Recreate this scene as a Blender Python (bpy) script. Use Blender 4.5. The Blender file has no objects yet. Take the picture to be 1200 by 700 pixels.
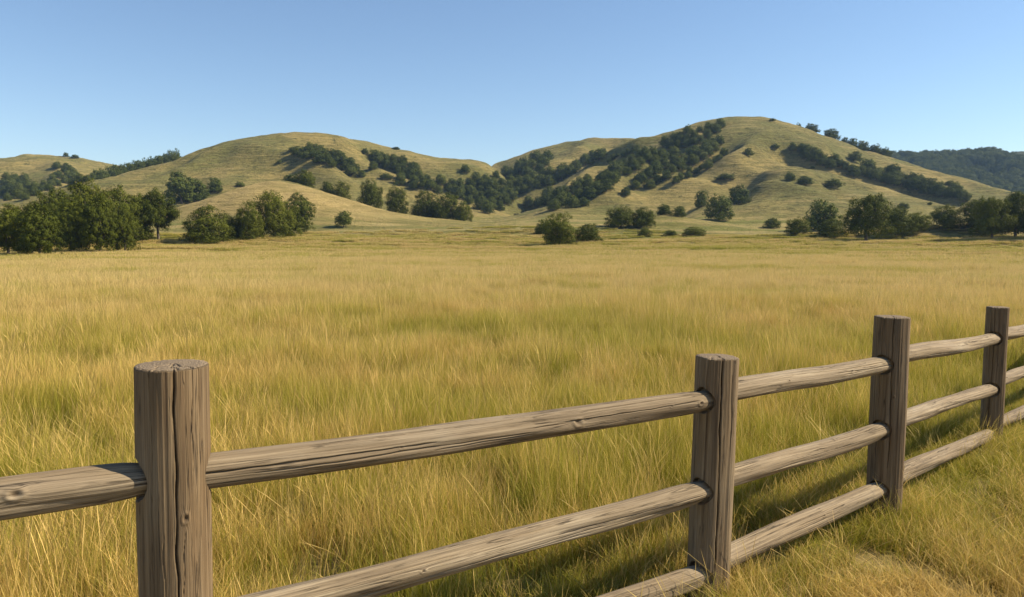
import bpy, math, random
import numpy as np
from mathutils import Vector

random.seed(7)
rng = np.random.default_rng(7)
C = bpy.context.scene.collection
SC = bpy.context.scene

# ------------------------------------------------------------------ camera maths
H = 1.9
F = 900.0
PITCH = math.atan(75.0 / F)
cp, sp = math.cos(PITCH), math.sin(PITCH)

def ray(px, py):
    u = (px - 600.0) / F
    v = (py - 350.0) / F
    return (u, cp - v * sp, -sp - v * cp)

def at(px, py, Y):
    d = ray(px, py)
    k = Y / d[1]
    return Vector((d[0] * k, Y, H + d[2] * k))

# ------------------------------------------------------------------ noise
def _hash(ix, iy, seed):
    h = (ix.astype(np.int64) * 374761393 + iy.astype(np.int64) * 668265263 + seed * 1442695041) & 0xffffffff
    h = ((h ^ (h >> 13)) * 1274126177) & 0xffffffff
    h = (h ^ (h >> 16)) & 0xffffffff
    return h.astype(np.float64) / 4294967295.0

def noise(x, y, seed=0):
    x = np.asarray(x, float); y = np.asarray(y, float)
    ix = np.floor(x); iy = np.floor(y)
    fx = x - ix; fy = y - iy
    ux = fx * fx * fx * (fx * (fx * 6 - 15) + 10); uy = fy * fy * fy * (fy * (fy * 6 - 15) + 10)
    def g(a, b):
        t = _hash(ix + a, iy + b, seed) * 2 * math.pi
        return np.cos(t) * (fx - a) + np.sin(t) * (fy - b)
    n = (g(0, 0) * (1 - ux) + g(1, 0) * ux) * (1 - uy) + (g(0, 1) * (1 - ux) + g(1, 1) * ux) * uy
    return n * 1.5

def fbm(x, y, o=4, seed=0):
    s = 0; a = 1.0; t = 0
    for k in range(o):
        s = s + a * noise(x * 2 ** k, y * 2 ** k, seed + k * 17); t += a; a *= 0.5
    return s / t * 1.3

def sstep(a, b, x):
    t = np.clip((x - a) / (b - a), 0, 1)
    return t * t * (3 - 2 * t)

# ------------------------------------------------------------------ terrain height
R_T = np.array([0, 8, 20, 60, 100, 135, 170, 215, 270, 400, 700, 1200, 3000.])
Z_T = np.array([0, 0, -.08, -.65, -1.25, -1.75, -1.1, .9, 3.4, 8.0, 12., 12, 8.])

def smooth_interp(x, xs, ys):
    # Catmull-Rom through the points
    xs = np.asarray(xs, float); ys = np.asarray(ys, float)
    m = np.gradient(ys, xs)
    x = np.clip(x, xs[0], xs[-1])
    i = np.clip(np.searchsorted(xs, x) - 1, 0, len(xs) - 2)
    h = xs[i + 1] - xs[i]; t = (x - xs[i]) / h
    return ((2 * t**3 - 3 * t**2 + 1) * ys[i] + (t**3 - 2 * t**2 + t) * h * m[i]
            + (-2 * t**3 + 3 * t**2) * ys[i + 1] + (t**3 - t**2) * h * m[i + 1])

# hills: crest seen at (px, py), how far the crest is, how far its toe is, width behind, toe concavity
HILLS = [
    # far left hill
    dict(n='A', pts=[(-500, 262, 900), (-250, 220, 880), (-60, 188, 860), (0, 185, 860), (40, 181, 860), (80, 184, 860), (135, 193, 880), (220, 222, 900), (330, 262, 930)], toe=.58, back=300, mix=.55),
    # left main hill
    dict(n='B', pts=[(-250, 262, 520), (-60, 240, 520), (30, 229, 530), (100, 212, 540), (150, 202, 560), (200, 189, 580), (225, 179, 590), (280, 163, 605), (325, 157, 612), (370, 155.5, 618), (410, 161, 625), (450, 172, 640), (500, 181.5, 660), (580, 192.5, 690), (640, 215, 700), (730, 262, 720)], toe=.60, back=260, mix=.5),
    # middle far hill
    dict(n='C', pts=[(470, 262, 800), (540, 208, 800), (600, 185, 800), (640, 172, 800), (700, 162, 800), (755, 164, 800), (820, 180, 800), (900, 225, 800), (960, 262, 800)], toe=.6, back=260, mix=.5),
    # right main hill
    dict(n='D', pts=[(520, 268, 520), (600, 235, 540), (650, 214, 560), (705, 190, 590), (755, 164.5, 610), (800, 149, 620), (840, 139, 625), (875, 136.5, 625), (910, 140, 620), (945, 151, 612), (1000, 171, 596), (1050, 187, 585), (1100, 201.5, 570), (1150, 215, 555), (1195, 226, 540), (1300, 250, 500), (1400, 268, 480)], toe=.60, back=240, mix=.5),
    # wooded far ridge on the right
    dict(n='E', pts=[(850, 262, 1250), (930, 182, 1250), (1000, 182, 1250), (1060, 187, 1250), (1110, 184, 1250), (1160, 179, 1250), (1200, 177, 1250), (1300, 174, 1250), (1450, 190, 1250), (1700, 262, 1250)], toe=.62, back=350, mix=.5),
    # low golden knoll in front, left
    dict(n='F', pts=[(120, 268, 330), (170, 251, 335), (207, 243, 338), (245, 232, 340), (290, 217, 340), (325, 211.5, 340), (355, 217, 338), (400, 231, 332), (450, 246, 325), (500, 255, 316), (560, 264, 305), (620, 275, 290)], toe=.72, back=75, mix=.55),
    # front spur of the right hill
    dict(n='G', pts=[(560, 268, 400), (640, 252, 410), (690, 240, 420), (740, 230, 430), (790, 218, 445), (840, 198, 455), (885, 183, 465), (920, 183, 465), (950, 190, 455), (1000, 207, 445), (1060, 222, 430), (1130, 238, 415), (1200, 252, 400), (1300, 268, 380)], toe=.66, back=75, mix=.6),
    # little swell in front of the right hill
    dict(n='H', pts=[(690, 272, 270), (740, 262, 272), (775, 253, 275), (820, 259, 272), (880, 268, 268), (940, 274, 262)], toe=.86, back=40, mix=.3),
    # low rise under the right hand oaks
    dict(n='J', pts=[(960, 284, 200), (1020, 276, 205), (1080, 269, 210), (1130, 266, 212), (1200, 262, 214), (1300, 256, 216), (1500, 266, 216), (1650, 280, 216)], toe=.86, back=50, mix=.3),
    # soft fold lying across the middle of the far field
    dict(n='K', pts=[(380, 282, 240), (480, 273, 248), (570, 266, 255), (650, 264, 258), (740, 268, 258), (830, 272, 252), (930, 280, 245), (1000, 286, 235)], toe=.84, back=32, mix=.3),
]
for h in HILLS:
    th, rc, zc = [], [], []
    for px, py, Y in h['pts']:
        p = at(px, py, Y)
        th.append(math.atan2(p.x, p.y)); rc.append(math.hypot(p.x, p.y)); zc.append(p.z)
    h['th'] = np.array(th); h['rc'] = np.array(rc); h['zc'] = np.array(zc); h['corr'] = None

def base_z(th, r):
    z = np.interp(r, R_T, Z_T)
    # smooth the table's corners
    z = (z + np.interp(r * .93, R_T, Z_T) + np.interp(r * 1.07, R_T, Z_T)) / 3
    return z

def smax(a, b, k):
    d = np.clip(.5 + .5 * (a - b) / k, 0, 1)
    return b * (1 - d) + a * d + k * d * (1 - d)

def layer(h, th, r, zb):
    zc = smooth_interp(th, h['th'], h['zc'])
    rc = smooth_interp(th, h['th'], h['rc'])
    if h['corr'] is not None:
        zc = zc + smooth_interp(th, h['corr'][0], h['corr'][1])
    rt = rc * h['toe']
    t = np.clip((r - rt) / (rc - rt), 0, 1)
    S = (1 - h['mix']) * (.5 - .5 * np.cos(math.pi * t)) + h['mix'] * np.sin(t * math.pi / 2)
    tb = np.clip((r - rc) / h['back'], 0, 1)
    S = np.where(r > rc, .5 + .5 * np.cos(math.pi * tb), S)
    inside = sstep(h['th'][0] - .02, h['th'][0] + .05, th) * (1 - sstep(h['th'][-1] - .05, h['th'][-1] + .02, th))
    zl = zb - 4 + (zc - zb + 4) * S
    return np.where(inside > 0, zb - 4 + (zl - zb + 4) * inside, zb - 4)

CARVE = []   # (polyline Nx2, width, depth) filled after a first pass

def seg_dist(x, y, poly):
    best = np.full(np.shape(x), 1e9)
    for (ax, ay), (bx, by) in zip(poly[:-1], poly[1:]):
        dx, dy = bx - ax, by - ay
        L = dx * dx + dy * dy + 1e-9
        t = np.clip(((x - ax) * dx + (y - ay) * dy) / L, 0, 1)
        best = np.minimum(best, np.hypot(x - ax - t * dx, y - ay - t * dy))
    return best

def terrain(x, y, full=True):
    x = np.asarray(x, float); y = np.asarray(y, float)
    r = np.hypot(x, y); th = np.arctan2(x, y)
    zb = base_z(th, r)
    z = zb
    for h in HILLS:
        zl = layer(h, th, r, zb)
        z = smax(zl, z, 1.2 if h['n'] in 'HJK' else 3.0)
    up = np.clip((z - zb) / 45, 0, 1)
    up = up * sstep(220, 330, r)
    n1 = fbm(x / 120, y / 120, 3, 5)
    rid = 1 - np.sqrt(fbm(x / 95 + .3 * n1, y / 150, 2, 11) ** 2 + .012) * 2.2
    z = z + up * (n1 * 5 + (rid - .55) * 12) * sstep(0, .25, up)
    z = z + sstep(.02, .2, up) * fbm(x / 24, y / 24, 3, 31) * 1.3
    # field: shallow swells
    fm = sstep(30, 90, r) * (1 - sstep(0, .2, up))
    z = z + fm * (fbm(x / 70, y / 18, 3, 21) * .42) + sstep(100, 200, r) * (1 - sstep(0, .2, up)) * fbm(x / 110, y / 20, 2, 27) * 1.1
    near = 1 - sstep(25, 60, r)
    z = z + near * fbm(x / 1.6, y / 1.6, 2, 41) * .03
    if full:
        for poly, w, dep in CARVE:
            m = (np.abs(x - poly[:, 0].mean()) < 400) & (r > 200)
            if m.any():
                d = np.full(np.shape(x), 1e9)
                d[m] = seg_dist(x[m], y[m], poly)
                z = z - dep * np.exp(-(d / w) ** 2)
    return z

# calibrate crest heights against the pictured silhouettes (own silhouette of each hill)
for h in HILLS:
    ths = np.linspace(h['th'][0], h['th'][-1], 60)
    tot = np.zeros(60)
    for it in range(3):
        rr = np.linspace(.55, 1.25, 240)
        rc = smooth_interp(ths, h['th'], h['rc'])
        zc0 = smooth_interp(ths, h['th'], h['zc'])
        Rg = rc[:, None] * rr[None, :]; Tg = np.repeat(ths[:, None], 240, 1)
        zl = layer(h, Tg, Rg, base_z(Tg, Rg))
        el = ((zl - H) / Rg).max(1); want = (zc0 - H) / rc
        tot = tot + (want - el) * rc
        h['corr'] = (ths, tot.copy())


for it in range(3):
    for h in HILLS[:7]:
        ths = h['corr'][0]
        rc = smooth_interp(ths, h['th'], h['rc']); zc0 = smooth_interp(ths, h['th'], h['zc'])
        rr = np.linspace(.80, 1.06, 90)
        Rg = rc[:, None] * rr[None, :]; Tg = np.repeat(ths[:, None], 90, 1)
        zt = terrain(Rg * np.sin(Tg), Rg * np.cos(Tg), False)
        dom = layer(h, Tg, Rg, base_z(Tg, Rg)) > base_z(Tg, Rg) + 3
        el = np.where(dom, (zt - H) / Rg, -9).max(1); want = (zc0 - H) / rc
        dlt = np.where(el > -5, (want - el) * rc, 0)
        cc = h['corr'][1] + np.clip(dlt, -9, 9) * .9
        cc = np.convolve(np.pad(cc, 2, 'edge'), [.1, .2, .4, .2, .1], 'valid'); h['corr'] = (ths, cc)

def hit(px, py, rmin=60.0):
    """where the line of sight meets the ground"""
    d = ray(px, py)
    hl = math.hypot(d[0], d[1])
    t = np.concatenate([np.arange(rmin, 400, 6.), np.arange(400, 2400, 9.)])
    Xc = d[0] / hl * t; Yc = d[1] / hl * t
    kc = np.nonzero(H + d[2] / hl * t <= terrain(Xc, Yc) + .25)[0]
    if len(kc) == 0: return None
    t = np.arange(max(rmin, t[max(kc[0] - 2, 0)]), t[kc[0]] + 20, .5)
    X = d[0] / hl * t; Y = d[1] / hl * t; Z = H + d[2] / hl * t
    zt = terrain(X, Y)
    k = np.nonzero(Z <= zt)[0]
    if len(k) == 0:
        return None
    k = k[0]
    return float(X[k]), float(Y[k]), float(zt[k]), float(t[k])

def first(px, py_list):
    out = []
    for a, b in zip(px, py_list):
        q = hit(a, b)
        if q: out.append((q[0], q[1]))
    return np.array(out)

# gullies (positive depth) and spurs (negative) on the hills
_g = [
    ([(838, 158), (790, 172), (750, 188), (700, 208), (650, 228), (612, 240)], 16, 9),
    ([(850, 172), (810, 190), (780, 206), (740, 224)], 10, 6),
    ([(765, 192), (735, 212), (705, 230)], 8, -6), ([(745, 172), (700, 194), (650, 216), (606, 236)], 9, -5),
    ([(785, 205), (750, 222), (712, 238)], 9, -5),
    ([(375, 180), (400, 188), (422, 205)], 12, 6),
    ([(440, 182), (470, 192), (490, 210), (520, 222), (560, 226)], 14, 8),
    ([(448, 205), (480, 213), (500, 224)], 9, -4),
    ([(925, 176), (960, 188), (1000, 202), (1060, 218), (1120, 232)], 15, 10),
    ([(612, 222), (640, 208), (690, 190)], 12, 6),
    ([(690, 196), (650, 212), (612, 228)], 8, -4),
    ([(900, 200), (870, 215), (850, 235)], 14, 4),
    ([(250, 185), (230, 200), (215, 215)], 16, 4),
]
_acc = []
for pl, w, dep in _g:
    q = first([p[0] for p in pl], [p[1] for p in pl])
    if len(q) > 1: _acc.append((q, float(w), float(dep)))
CARVE = _acc

# ------------------------------------------------------------------ material helpers
def new_mat(name):
    m = bpy.data.materials.new(name); m.use_nodes = True
    nt = m.node_tree
    for n in list(nt.nodes): nt.nodes.remove(n)
    return m, nt

def N(nt, typ, **kw):
    n = nt.nodes.new(typ)
    for k, v in kw.items():
        if k.startswith('i_'):
            key = k[2:]
            key = int(key) if key.isdigit() else key.replace('_', ' ')
            n.inputs[key].default_value = v
        else:
            setattr(n, k, v)
    return n

def L(nt, a, b): nt.links.new(a, b)

def ramp(nt, fac, stops, interp='LINEAR'):
    r = nt.nodes.new('ShaderNodeValToRGB'); r.color_ramp.interpolation = interp
    e = r.color_ramp.elements
    while len(e) > 1: e.remove(e[0])
    e[0].position = stops[0][0]; e[0].color = (*stops[0][1], 1)
    for p, c in stops[1:]:
        q = e.new(p); q.color = (*c, 1)
    L(nt, fac, r.inputs[0]); return r.outputs[0]

def mixc(nt, fac, a, b, mode='MIX'):
    m = nt.nodes.new('ShaderNodeMix'); m.data_type = 'RGBA'; m.blend_type = mode
    for s, v in ((m.inputs[0], fac), (m.inputs[6], a), (m.inputs[7], b)):
        if isinstance(v, bpy.types.NodeSocket): L(nt, v, s)
        elif isinstance(v, (int, float)): s.default_value = v
        else: s.default_value = (*v, 1)
    return m.outputs[2]

def mth(nt, op, a, b=None, clamp=False):
    m = nt.nodes.new('ShaderNodeMath'); m.operation = op; m.use_clamp = clamp
    for i, v in enumerate((a, b)):
        if v is None: continue
        if isinstance(v, bpy.types.NodeSocket): L(nt, v, m.inputs[i])
        else: m.inputs[i].default_value = v
    return m.outputs[0]

def vscale(nt, vec, s):
    m = nt.nodes.new('ShaderNodeMapping'); L(nt, vec, m.inputs[0]); m.inputs['Scale'].default_value = s
    return m.outputs[0]

def tex(nt, vec, scale, detail=3, rough=.5, dist=0):
    n = nt.nodes.new('ShaderNodeTexNoise'); n.inputs['Scale'].default_value = scale
    n.inputs['Detail'].default_value = detail; n.inputs['Roughness'].default_value = rough
    n.inputs['Distortion'].default_value = dist
    L(nt, vec, n.inputs['Vector']); return n.outputs['Fac']

def maprange(nt, v, a, b, c=0., d=1.):
    m = nt.nodes.new('ShaderNodeMapRange'); L(nt, v, m.inputs[0])
    for i, q in enumerate((a, b, c, d)): m.inputs[i + 1].default_value = q
    return m.outputs[0]

# colours of the grassland, shared by ground and blades
def patch_fac(nt, pos):
    """0 = dry straw, 1 = green patch (same noise for ground and blades)"""
    a = tex(nt, vscale(nt, pos, (.05, .12, 0)), 1.0, 4, .6)
    b = tex(nt, vscale(nt, pos, (.35, .5, 0)), 1.0, 3, .55)
    s = mth(nt, 'ADD', mth(nt, 'MULTIPLY', a, .62), mth(nt, 'MULTIPLY', b, .38))
    # greener close by, dryer across the field
    sep = nt.nodes.new('ShaderNodeSeparateXYZ'); L(nt, pos, sep.inputs[0])
    near = maprange(nt, sep.outputs[1], 4, 30, .092, -.015)
    c = tex(nt, vscale(nt, pos, (1.5, 1.6, 0)), 1.0, 2, .5)
    s = mth(nt, 'ADD', s, mth(nt, 'MULTIPLY', mth(nt, 'SUBTRACT', c, .5), .16))
    # greener strips across the far field, also painting in shade of its undulations
    tus = maprange(nt, tex(nt, vscale(nt, pos, (.16, .30, 0)), 1.0, 2, .5), .60, .68)
    s = mth(nt, 'ADD', s, mth(nt, 'MULTIPLY', tus, .07))
    stk = maprange(nt, tex(nt, vscale(nt, pos, (.010, .10, 0)), 1.0, 4, .65), .52, .62)
    fs = mth(nt, 'MULTIPLY', stk, maprange(nt, sep.outputs[1], 70, 150, 0, .17))
    s = mth(nt, 'ADD', s, fs)
    side = mth(nt, 'SUBTRACT', mth(nt, 'MULTIPLY', mth(nt, 'SUBTRACT', sep.outputs[0], 1.1), .89), mth(nt, 'SUBTRACT', sep.outputs[1], 3.84))
    s = mth(nt, 'SUBTRACT', s, mth(nt, 'MULTIPLY', maprange(nt, side, .25, 1.5, 0, 1), maprange(nt, c, .35, .6, .07, .22)))
    return maprange(nt, mth(nt, 'ADD', s, near), .455, .59)

def ground_material():
    m, nt = new_mat('ground_grassland')
    out = N(nt, 'ShaderNodeOutputMaterial'); bs = N(nt, 'ShaderNodeBsdfPrincipled', i_Roughness=.95)
    bs.inputs['Specular IOR Level'].default_value = .1
    geo = N(nt, 'ShaderNodeNewGeometry'); pos = geo.outputs['Position']
    hill = N(nt, 'ShaderNodeAttribute', attribute_name='hill').outputs['Fac']
    far = N(nt, 'ShaderNodeAttribute', attribute_name='far').outputs['Fac']
    wood = N(nt, 'ShaderNodeAttribute', attribute_name='wood').outputs['Fac']
    gold = N(nt, 'ShaderNodeAttribute', attribute_name='gold').outputs['Fac']
    g = patch_fac(nt, pos)
    soil = mixc(nt, tex(nt, pos, 3., 5, .6), (.16, .12, .05), (.25, .19, .07))
    f1 = mixc(nt, g, (.38, .29, .11), (.20, .195, .05))
    # contour-following streaks in the far field, relief shading painted into the colour
    st = tex(nt, vscale(nt, pos, (.012, .085, .5)), 1.0, 5, .62)
    f1 = mixc(nt, maprange(nt, st, .46, .66), f1, (.185, .17, .05))
    f1 = mixc(nt, mth(nt, 'MULTIPLY', maprange(nt, tex(nt, vscale(nt, pos, (.02, .14, .4)), 1., 4, .6), .54, .7), .7), f1, (.46, .36, .15))
    field = mixc(nt, far, soil, f1)
    # hills
    n1 = tex(nt, pos, .018, 6, .62)
    n2 = tex(nt, vscale(nt, pos, (.05, .05, .55)), 1., 6, .68, .4)
    n3 = tex(nt, pos, .35, 4, .7)
    hc = mixc(nt, maprange(nt, n1, .42, .58), (.37, .282, .10), (.19, .18, .055))
    hc = mixc(nt, mth(nt, 'MULTIPLY', maprange(nt, n2, .44, .60), .75), hc, (.185, .160, .050))
    hc = mixc(nt, mth(nt, 'MULTIPLY', mth(nt, 'MULTIPLY', maprange(nt, n3, .48, .60), maprange(nt, n1, .35, .55, .45, 1)), .75), hc, (.11, .10, .032))
    hc = mixc(nt, mth(nt, 'MULTIPLY', maprange(nt, tex(nt, vscale(nt, pos, (.03, .03, .9)), 1., 5, .6), .54, .66), .5), hc, (.42, .315, .13))
    scr = maprange(nt, tex(nt, pos, .09, 6, .8), .58, .64)
    hc = mixc(nt, mth(nt, 'MULTIPLY', scr, .8), hc, (.06, .066, .022))
    gc_ = mixc(nt, maprange(nt, n2, .45, .65), (.50, .36, .145), (.33, .255, .09))
    hc = mixc(nt, mth(nt, 'MULTIPLY', gold, .75), hc, gc_)
    col = mixc(nt, hill, field, hc)
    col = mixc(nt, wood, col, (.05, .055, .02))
    L(nt, col, bs.inputs['Base Color'])
    bsum = mth(nt, 'ADD', mth(nt, 'MULTIPLY', tex(nt, pos, .5, 6, .75), 1.5), mth(nt, 'MULTIPLY', tex(nt, vscale(nt, pos, (.1, .1, 1.2)), 1., 5, .7), 2.2))
    bp = N(nt, 'ShaderNodeBump', i_Strength=.9)
    L(nt, mth(nt, 'MULTIPLY', far, 1.0), bp.inputs['Strength'])
    bp.inputs['Distance'].default_value = 1.3
    L(nt, bsum, bp.inputs['Height']); L(nt, bp.outputs[0], bs.inputs['Normal'])
    L(nt, bs.outputs[0], out.inputs[0])
    return m

def grass_material():
    m, nt = new_mat('meadow_grass')
    out = N(nt, 'ShaderNodeOutputMaterial')
    geo = N(nt, 'ShaderNodeNewGeometry'); pos = geo.outputs['Position']
    uv = N(nt, 'ShaderNodeUVMap', uv_map='UVMap').outputs[0]
    sep = nt.nodes.new('ShaderNodeSeparateXYZ'); L(nt, uv, sep.inputs[0])
    rnd, hh = sep.outputs[0], sep.outputs[1]
    g = patch_fac(nt, pos)
    # a blade is green when its random value is under the patch's share of green
    share = maprange(nt, g, 0, 1, .12, .92)
    isg = maprange(nt, mth(nt, 'SUBTRACT', share, rnd), -.12, .12)
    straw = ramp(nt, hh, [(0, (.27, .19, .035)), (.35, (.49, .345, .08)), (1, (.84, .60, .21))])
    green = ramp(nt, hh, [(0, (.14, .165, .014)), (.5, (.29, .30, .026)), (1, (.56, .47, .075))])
    # the grass across the field is a paler, fully ripe straw
    sp_ = nt.nodes.new('ShaderNodeSeparateXYZ'); L(nt, pos, sp_.inputs[0])
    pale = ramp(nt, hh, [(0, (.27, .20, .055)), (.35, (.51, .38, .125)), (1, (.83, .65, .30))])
    straw = mixc(nt, maprange(nt, mth(nt, 'ADD', sp_.outputs[1], mth(nt, 'MULTIPLY', tex(nt, vscale(nt, pos, (.12, .2, 0)), 1., 3), 20.)), 18, 38, 0, .85), straw, pale)
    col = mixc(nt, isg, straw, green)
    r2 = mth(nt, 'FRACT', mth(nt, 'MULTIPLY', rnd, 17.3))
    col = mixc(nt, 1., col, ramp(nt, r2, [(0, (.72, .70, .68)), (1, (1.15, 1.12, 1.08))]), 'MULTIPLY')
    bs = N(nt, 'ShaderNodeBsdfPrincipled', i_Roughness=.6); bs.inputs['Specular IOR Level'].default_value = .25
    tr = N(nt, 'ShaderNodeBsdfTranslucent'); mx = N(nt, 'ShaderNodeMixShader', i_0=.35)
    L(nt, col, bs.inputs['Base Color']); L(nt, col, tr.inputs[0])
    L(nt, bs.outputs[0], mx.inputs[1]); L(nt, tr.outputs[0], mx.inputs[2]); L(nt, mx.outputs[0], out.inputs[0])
    return m

def leaf_material(name, dark, mid, light):
    m, nt = new_mat(name)
    out = N(nt, 'ShaderNodeOutputMaterial')
    a = N(nt, 'ShaderNodeAttribute', attribute_name='tint').outputs['Fac']
    oi = N(nt, 'ShaderNodeObjectInfo')
    v = mth(nt, 'ADD', mth(nt, 'MULTIPLY', a, .62), mth(nt, 'MULTIPLY', oi.outputs['Random'], .38))
    col = ramp(nt, v, [(0, dark), (.5, mid), (1, light)])
    bs = N(nt, 'ShaderNodeBsdfPrincipled', i_Roughness=.75); bs.inputs['Specular IOR Level'].default_value = .12
    tr = N(nt, 'ShaderNodeBsdfTranslucent'); mx = N(nt, 'ShaderNodeMixShader', i_0=.22)
    L(nt, col, bs.inputs['Base Color']); L(nt, col, tr.inputs[0])
    L(nt, bs.outputs[0], mx.inputs[1]); L(nt, tr.outputs[0], mx.inputs[2]); L(nt, mx.outputs[0], out.inputs[0])
    return m

def bark_material():
    m, nt = new_mat('oak_bark')
    out = N(nt, 'ShaderNodeOutputMaterial'); bs = N(nt, 'ShaderNodeBsdfPrincipled', i_Roughness=.9)
    tc = N(nt, 'ShaderNodeTexCoord').outputs['Object']
    n = tex(nt, vscale(nt, tc, (40, 40, 8)), 1, 5, .6)
    L(nt, ramp(nt, n, [(.3, (.05, .038, .026)), (.7, (.16, .125, .09))]), bs.inputs['Base Color'])
    L(nt, bs.outputs[0], out.inputs[0]); return m

def wood_material(name, tint, dark=1.0):
    m, nt = new_mat(name)
    out = N(nt, 'ShaderNodeOutputMaterial'); bs = N(nt, 'ShaderNodeBsdfPrincipled', i_Roughness=.82)
    bs.inputs['Specular IOR Level'].default_value = .25
    gc = N(nt, 'ShaderNodeAttribute', attribute_name='grain').outputs['Vector']
    kn = N(nt, 'ShaderNodeAttribute', attribute_name='knot').outputs['Fac']
    en = N(nt, 'ShaderNodeAttribute', attribute_name='cut_end').outputs['Fac']
    fine = tex(nt, vscale(nt, gc, (280, 280, 3.5)), 1, 4, .65, .4)
    med = tex(nt, vscale(nt, gc, (80, 80, 1.0)), 1, 5, .62, .5)
    crk = tex(nt, vscale(nt, gc, (48, 48, 1.1)), 1, 3, .5, .8)
    blot = tex(nt, vscale(nt, gc, (9, 9, 2.0)), 1, 4, .55)
    oi = N(nt, 'ShaderNodeObjectInfo').outputs['Random']
    patch = tex(nt, vscale(nt, gc, (5, 5, 1.3)), 1, 3, .5)
    c = ramp(nt, mth(nt, 'ADD', mth(nt, 'MULTIPLY', med, .8), mth(nt, 'MULTIPLY', patch, .2)), [(.30, tuple(tint[0])), (.48, tuple(tint[1])), (.68, tuple(tint[2]))])
    c = mixc(nt, 1., c, ramp(nt, oi, [(0, (.86, .84, .82)), (.5, (1.02, .98, .93)), (1, (1.10, 1.10, 1.10))]), 'MULTIPLY')
    # sun-bleached and grey-green weathered stretches
    c = mixc(nt, maprange(nt, patch, .52, .70, 0, .45), c, tint[4])
    c = mixc(nt, maprange(nt, fine, .40, .66, .0, .55), c, tint[0])
    c = mixc(nt, maprange(nt, blot, .42, .68, 0, .55), c, tint[3])
    # thin dark checks along the grain
    line = mth(nt, 'ABSOLUTE', mth(nt, 'SUBTRACT', crk, .5))
    lm = maprange(nt, line, .004, .018, 1, 0)
    lm = mth(nt, 'MULTIPLY', lm, maprange(nt, tex(nt, vscale(nt, gc, (14, 14, 3.5)), 1, 3, .6), .44, .60, 0, 1))
    c = mixc(nt, mth(nt, 'MULTIPLY', lm, .85), c, (.045, .032, .022))
    c = mixc(nt, mth(nt, 'MULTIPLY', kn, .8), c, (.075, .048, .028))
    # growth rings on the sawn end
    ge = N(nt, 'ShaderNodeTexCoord').outputs['Object']
    gl = N(nt, 'ShaderNodeVectorMath', operation='LENGTH')
    av = N(nt, 'ShaderNodeAttribute', attribute_name='ringco').outputs['Vector']
    L(nt, av, gl.inputs[0])
    w = mth(nt, 'SINE', mth(nt, 'ADD', mth(nt, 'MULTIPLY', gl.outputs['Value'], 620.), mth(nt, 'MULTIPLY', tex(nt, av, 14., 5, .7), 34.)))
    endc = mixc(nt, maprange(nt, w, -1, 1, .25, .8), (.075, .05, .03), (.30, .225, .145))
    endc = mixc(nt, maprange(nt, tex(nt, av, 45., 4, .6), .35, .7, 0, .5), endc, (.20, .15, .095))
    c = mixc(nt, en, c, endc)
    L(nt, c, bs.inputs['Base Color'])
    hgt = mth(nt, 'SUBTRACT', mth(nt, 'ADD', mth(nt, 'MULTIPLY', fine, .5), mth(nt, 'MULTIPLY', med, .9)), mth(nt, 'MULTIPLY', lm, .9))
    hgt = mth(nt, 'ADD', hgt, mth(nt, 'MULTIPLY', mth(nt, 'MULTIPLY', w, en), .15))
    bp = N(nt, 'ShaderNodeBump', i_Strength=.9, i_Distance=.005)
    L(nt, hgt, bp.inputs['Height']); L(nt, bp.outputs[0], bs.inputs['Normal'])
    L(nt, bs.outputs[0], out.inputs[0]); return m

M_ground = ground_material(); M_grass = grass_material(); M_bark = bark_material()
M_leaf = leaf_material('oak_leaves', (.036, .048, .006), (.092, .106, .010), (.165, .168, .020))
M_leaf_far = leaf_material('far_oak_leaves', (.040, .060, .013), (.095, .116, .022), (.170, .182, .036))
M_post = wood_material('weathered_post_wood', ((.07, .045, .026), (.195, .138, .078), (.34, .255, .155), (.15, .092, .045), (.26, .205, .135)))
M_rail = wood_material('weathered_rail_wood', ((.10, .073, .048), (.265, .20, .125), (.42, .335, .222), (.20, .145, .088), (.42, .355, .265)))

# ------------------------------------------------------------------ mesh helpers
def mesh_np(name, verts, faces, mat=None, smooth=False):
    me = bpy.data.meshes.new(name)
    verts = np.asarray(verts, np.float32); faces = np.asarray(faces, np.int32)
    k = faces.shape[1]
    me.vertices.add(len(verts)); me.vertices.foreach_set('co', verts.ravel())
    me.loops.add(faces.size); me.loops.foreach_set('vertex_index', faces.ravel())
    me.polygons.add(len(faces)); me.polygons.foreach_set('loop_start', np.arange(0, faces.size, k, dtype=np.int32))
    me.polygons.foreach_set('loop_total', np.full(len(faces), k, np.int32))
    if smooth: me.polygons.foreach_set('use_smooth', np.ones(len(faces), bool))
    me.update(calc_edges=True); me.validate()
    if mat: me.materials.append(mat)
    return me

def attr(me, name, data, typ='FLOAT'):
    a = me.attributes.new(name, typ, 'POINT')
    if typ == 'FLOAT': a.data.foreach_set('value', np.asarray(data, np.float32).ravel())
    elif typ == 'INT': a.data.foreach_set('value', np.asarray(data, np.int32).ravel())
    else: a.data.foreach_set('vector', np.asarray(data, np.float32).ravel())

def link(name, me, parent=None, loc=(0, 0, 0)):
    o = bpy.data.objects.new(name, me); C.objects.link(o); o.location = loc
    if parent: o.parent = parent
    return o

WARN = []
def tag(o, label=None, cat=None, group=None, kind=None):
    if label:
        o['label'] = label
        if len(label.split()) > 16: WARN.append(label)
    if cat: o['category'] = cat
    if group: o['group'] = group
    if kind: o['kind'] = kind
    return o

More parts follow.
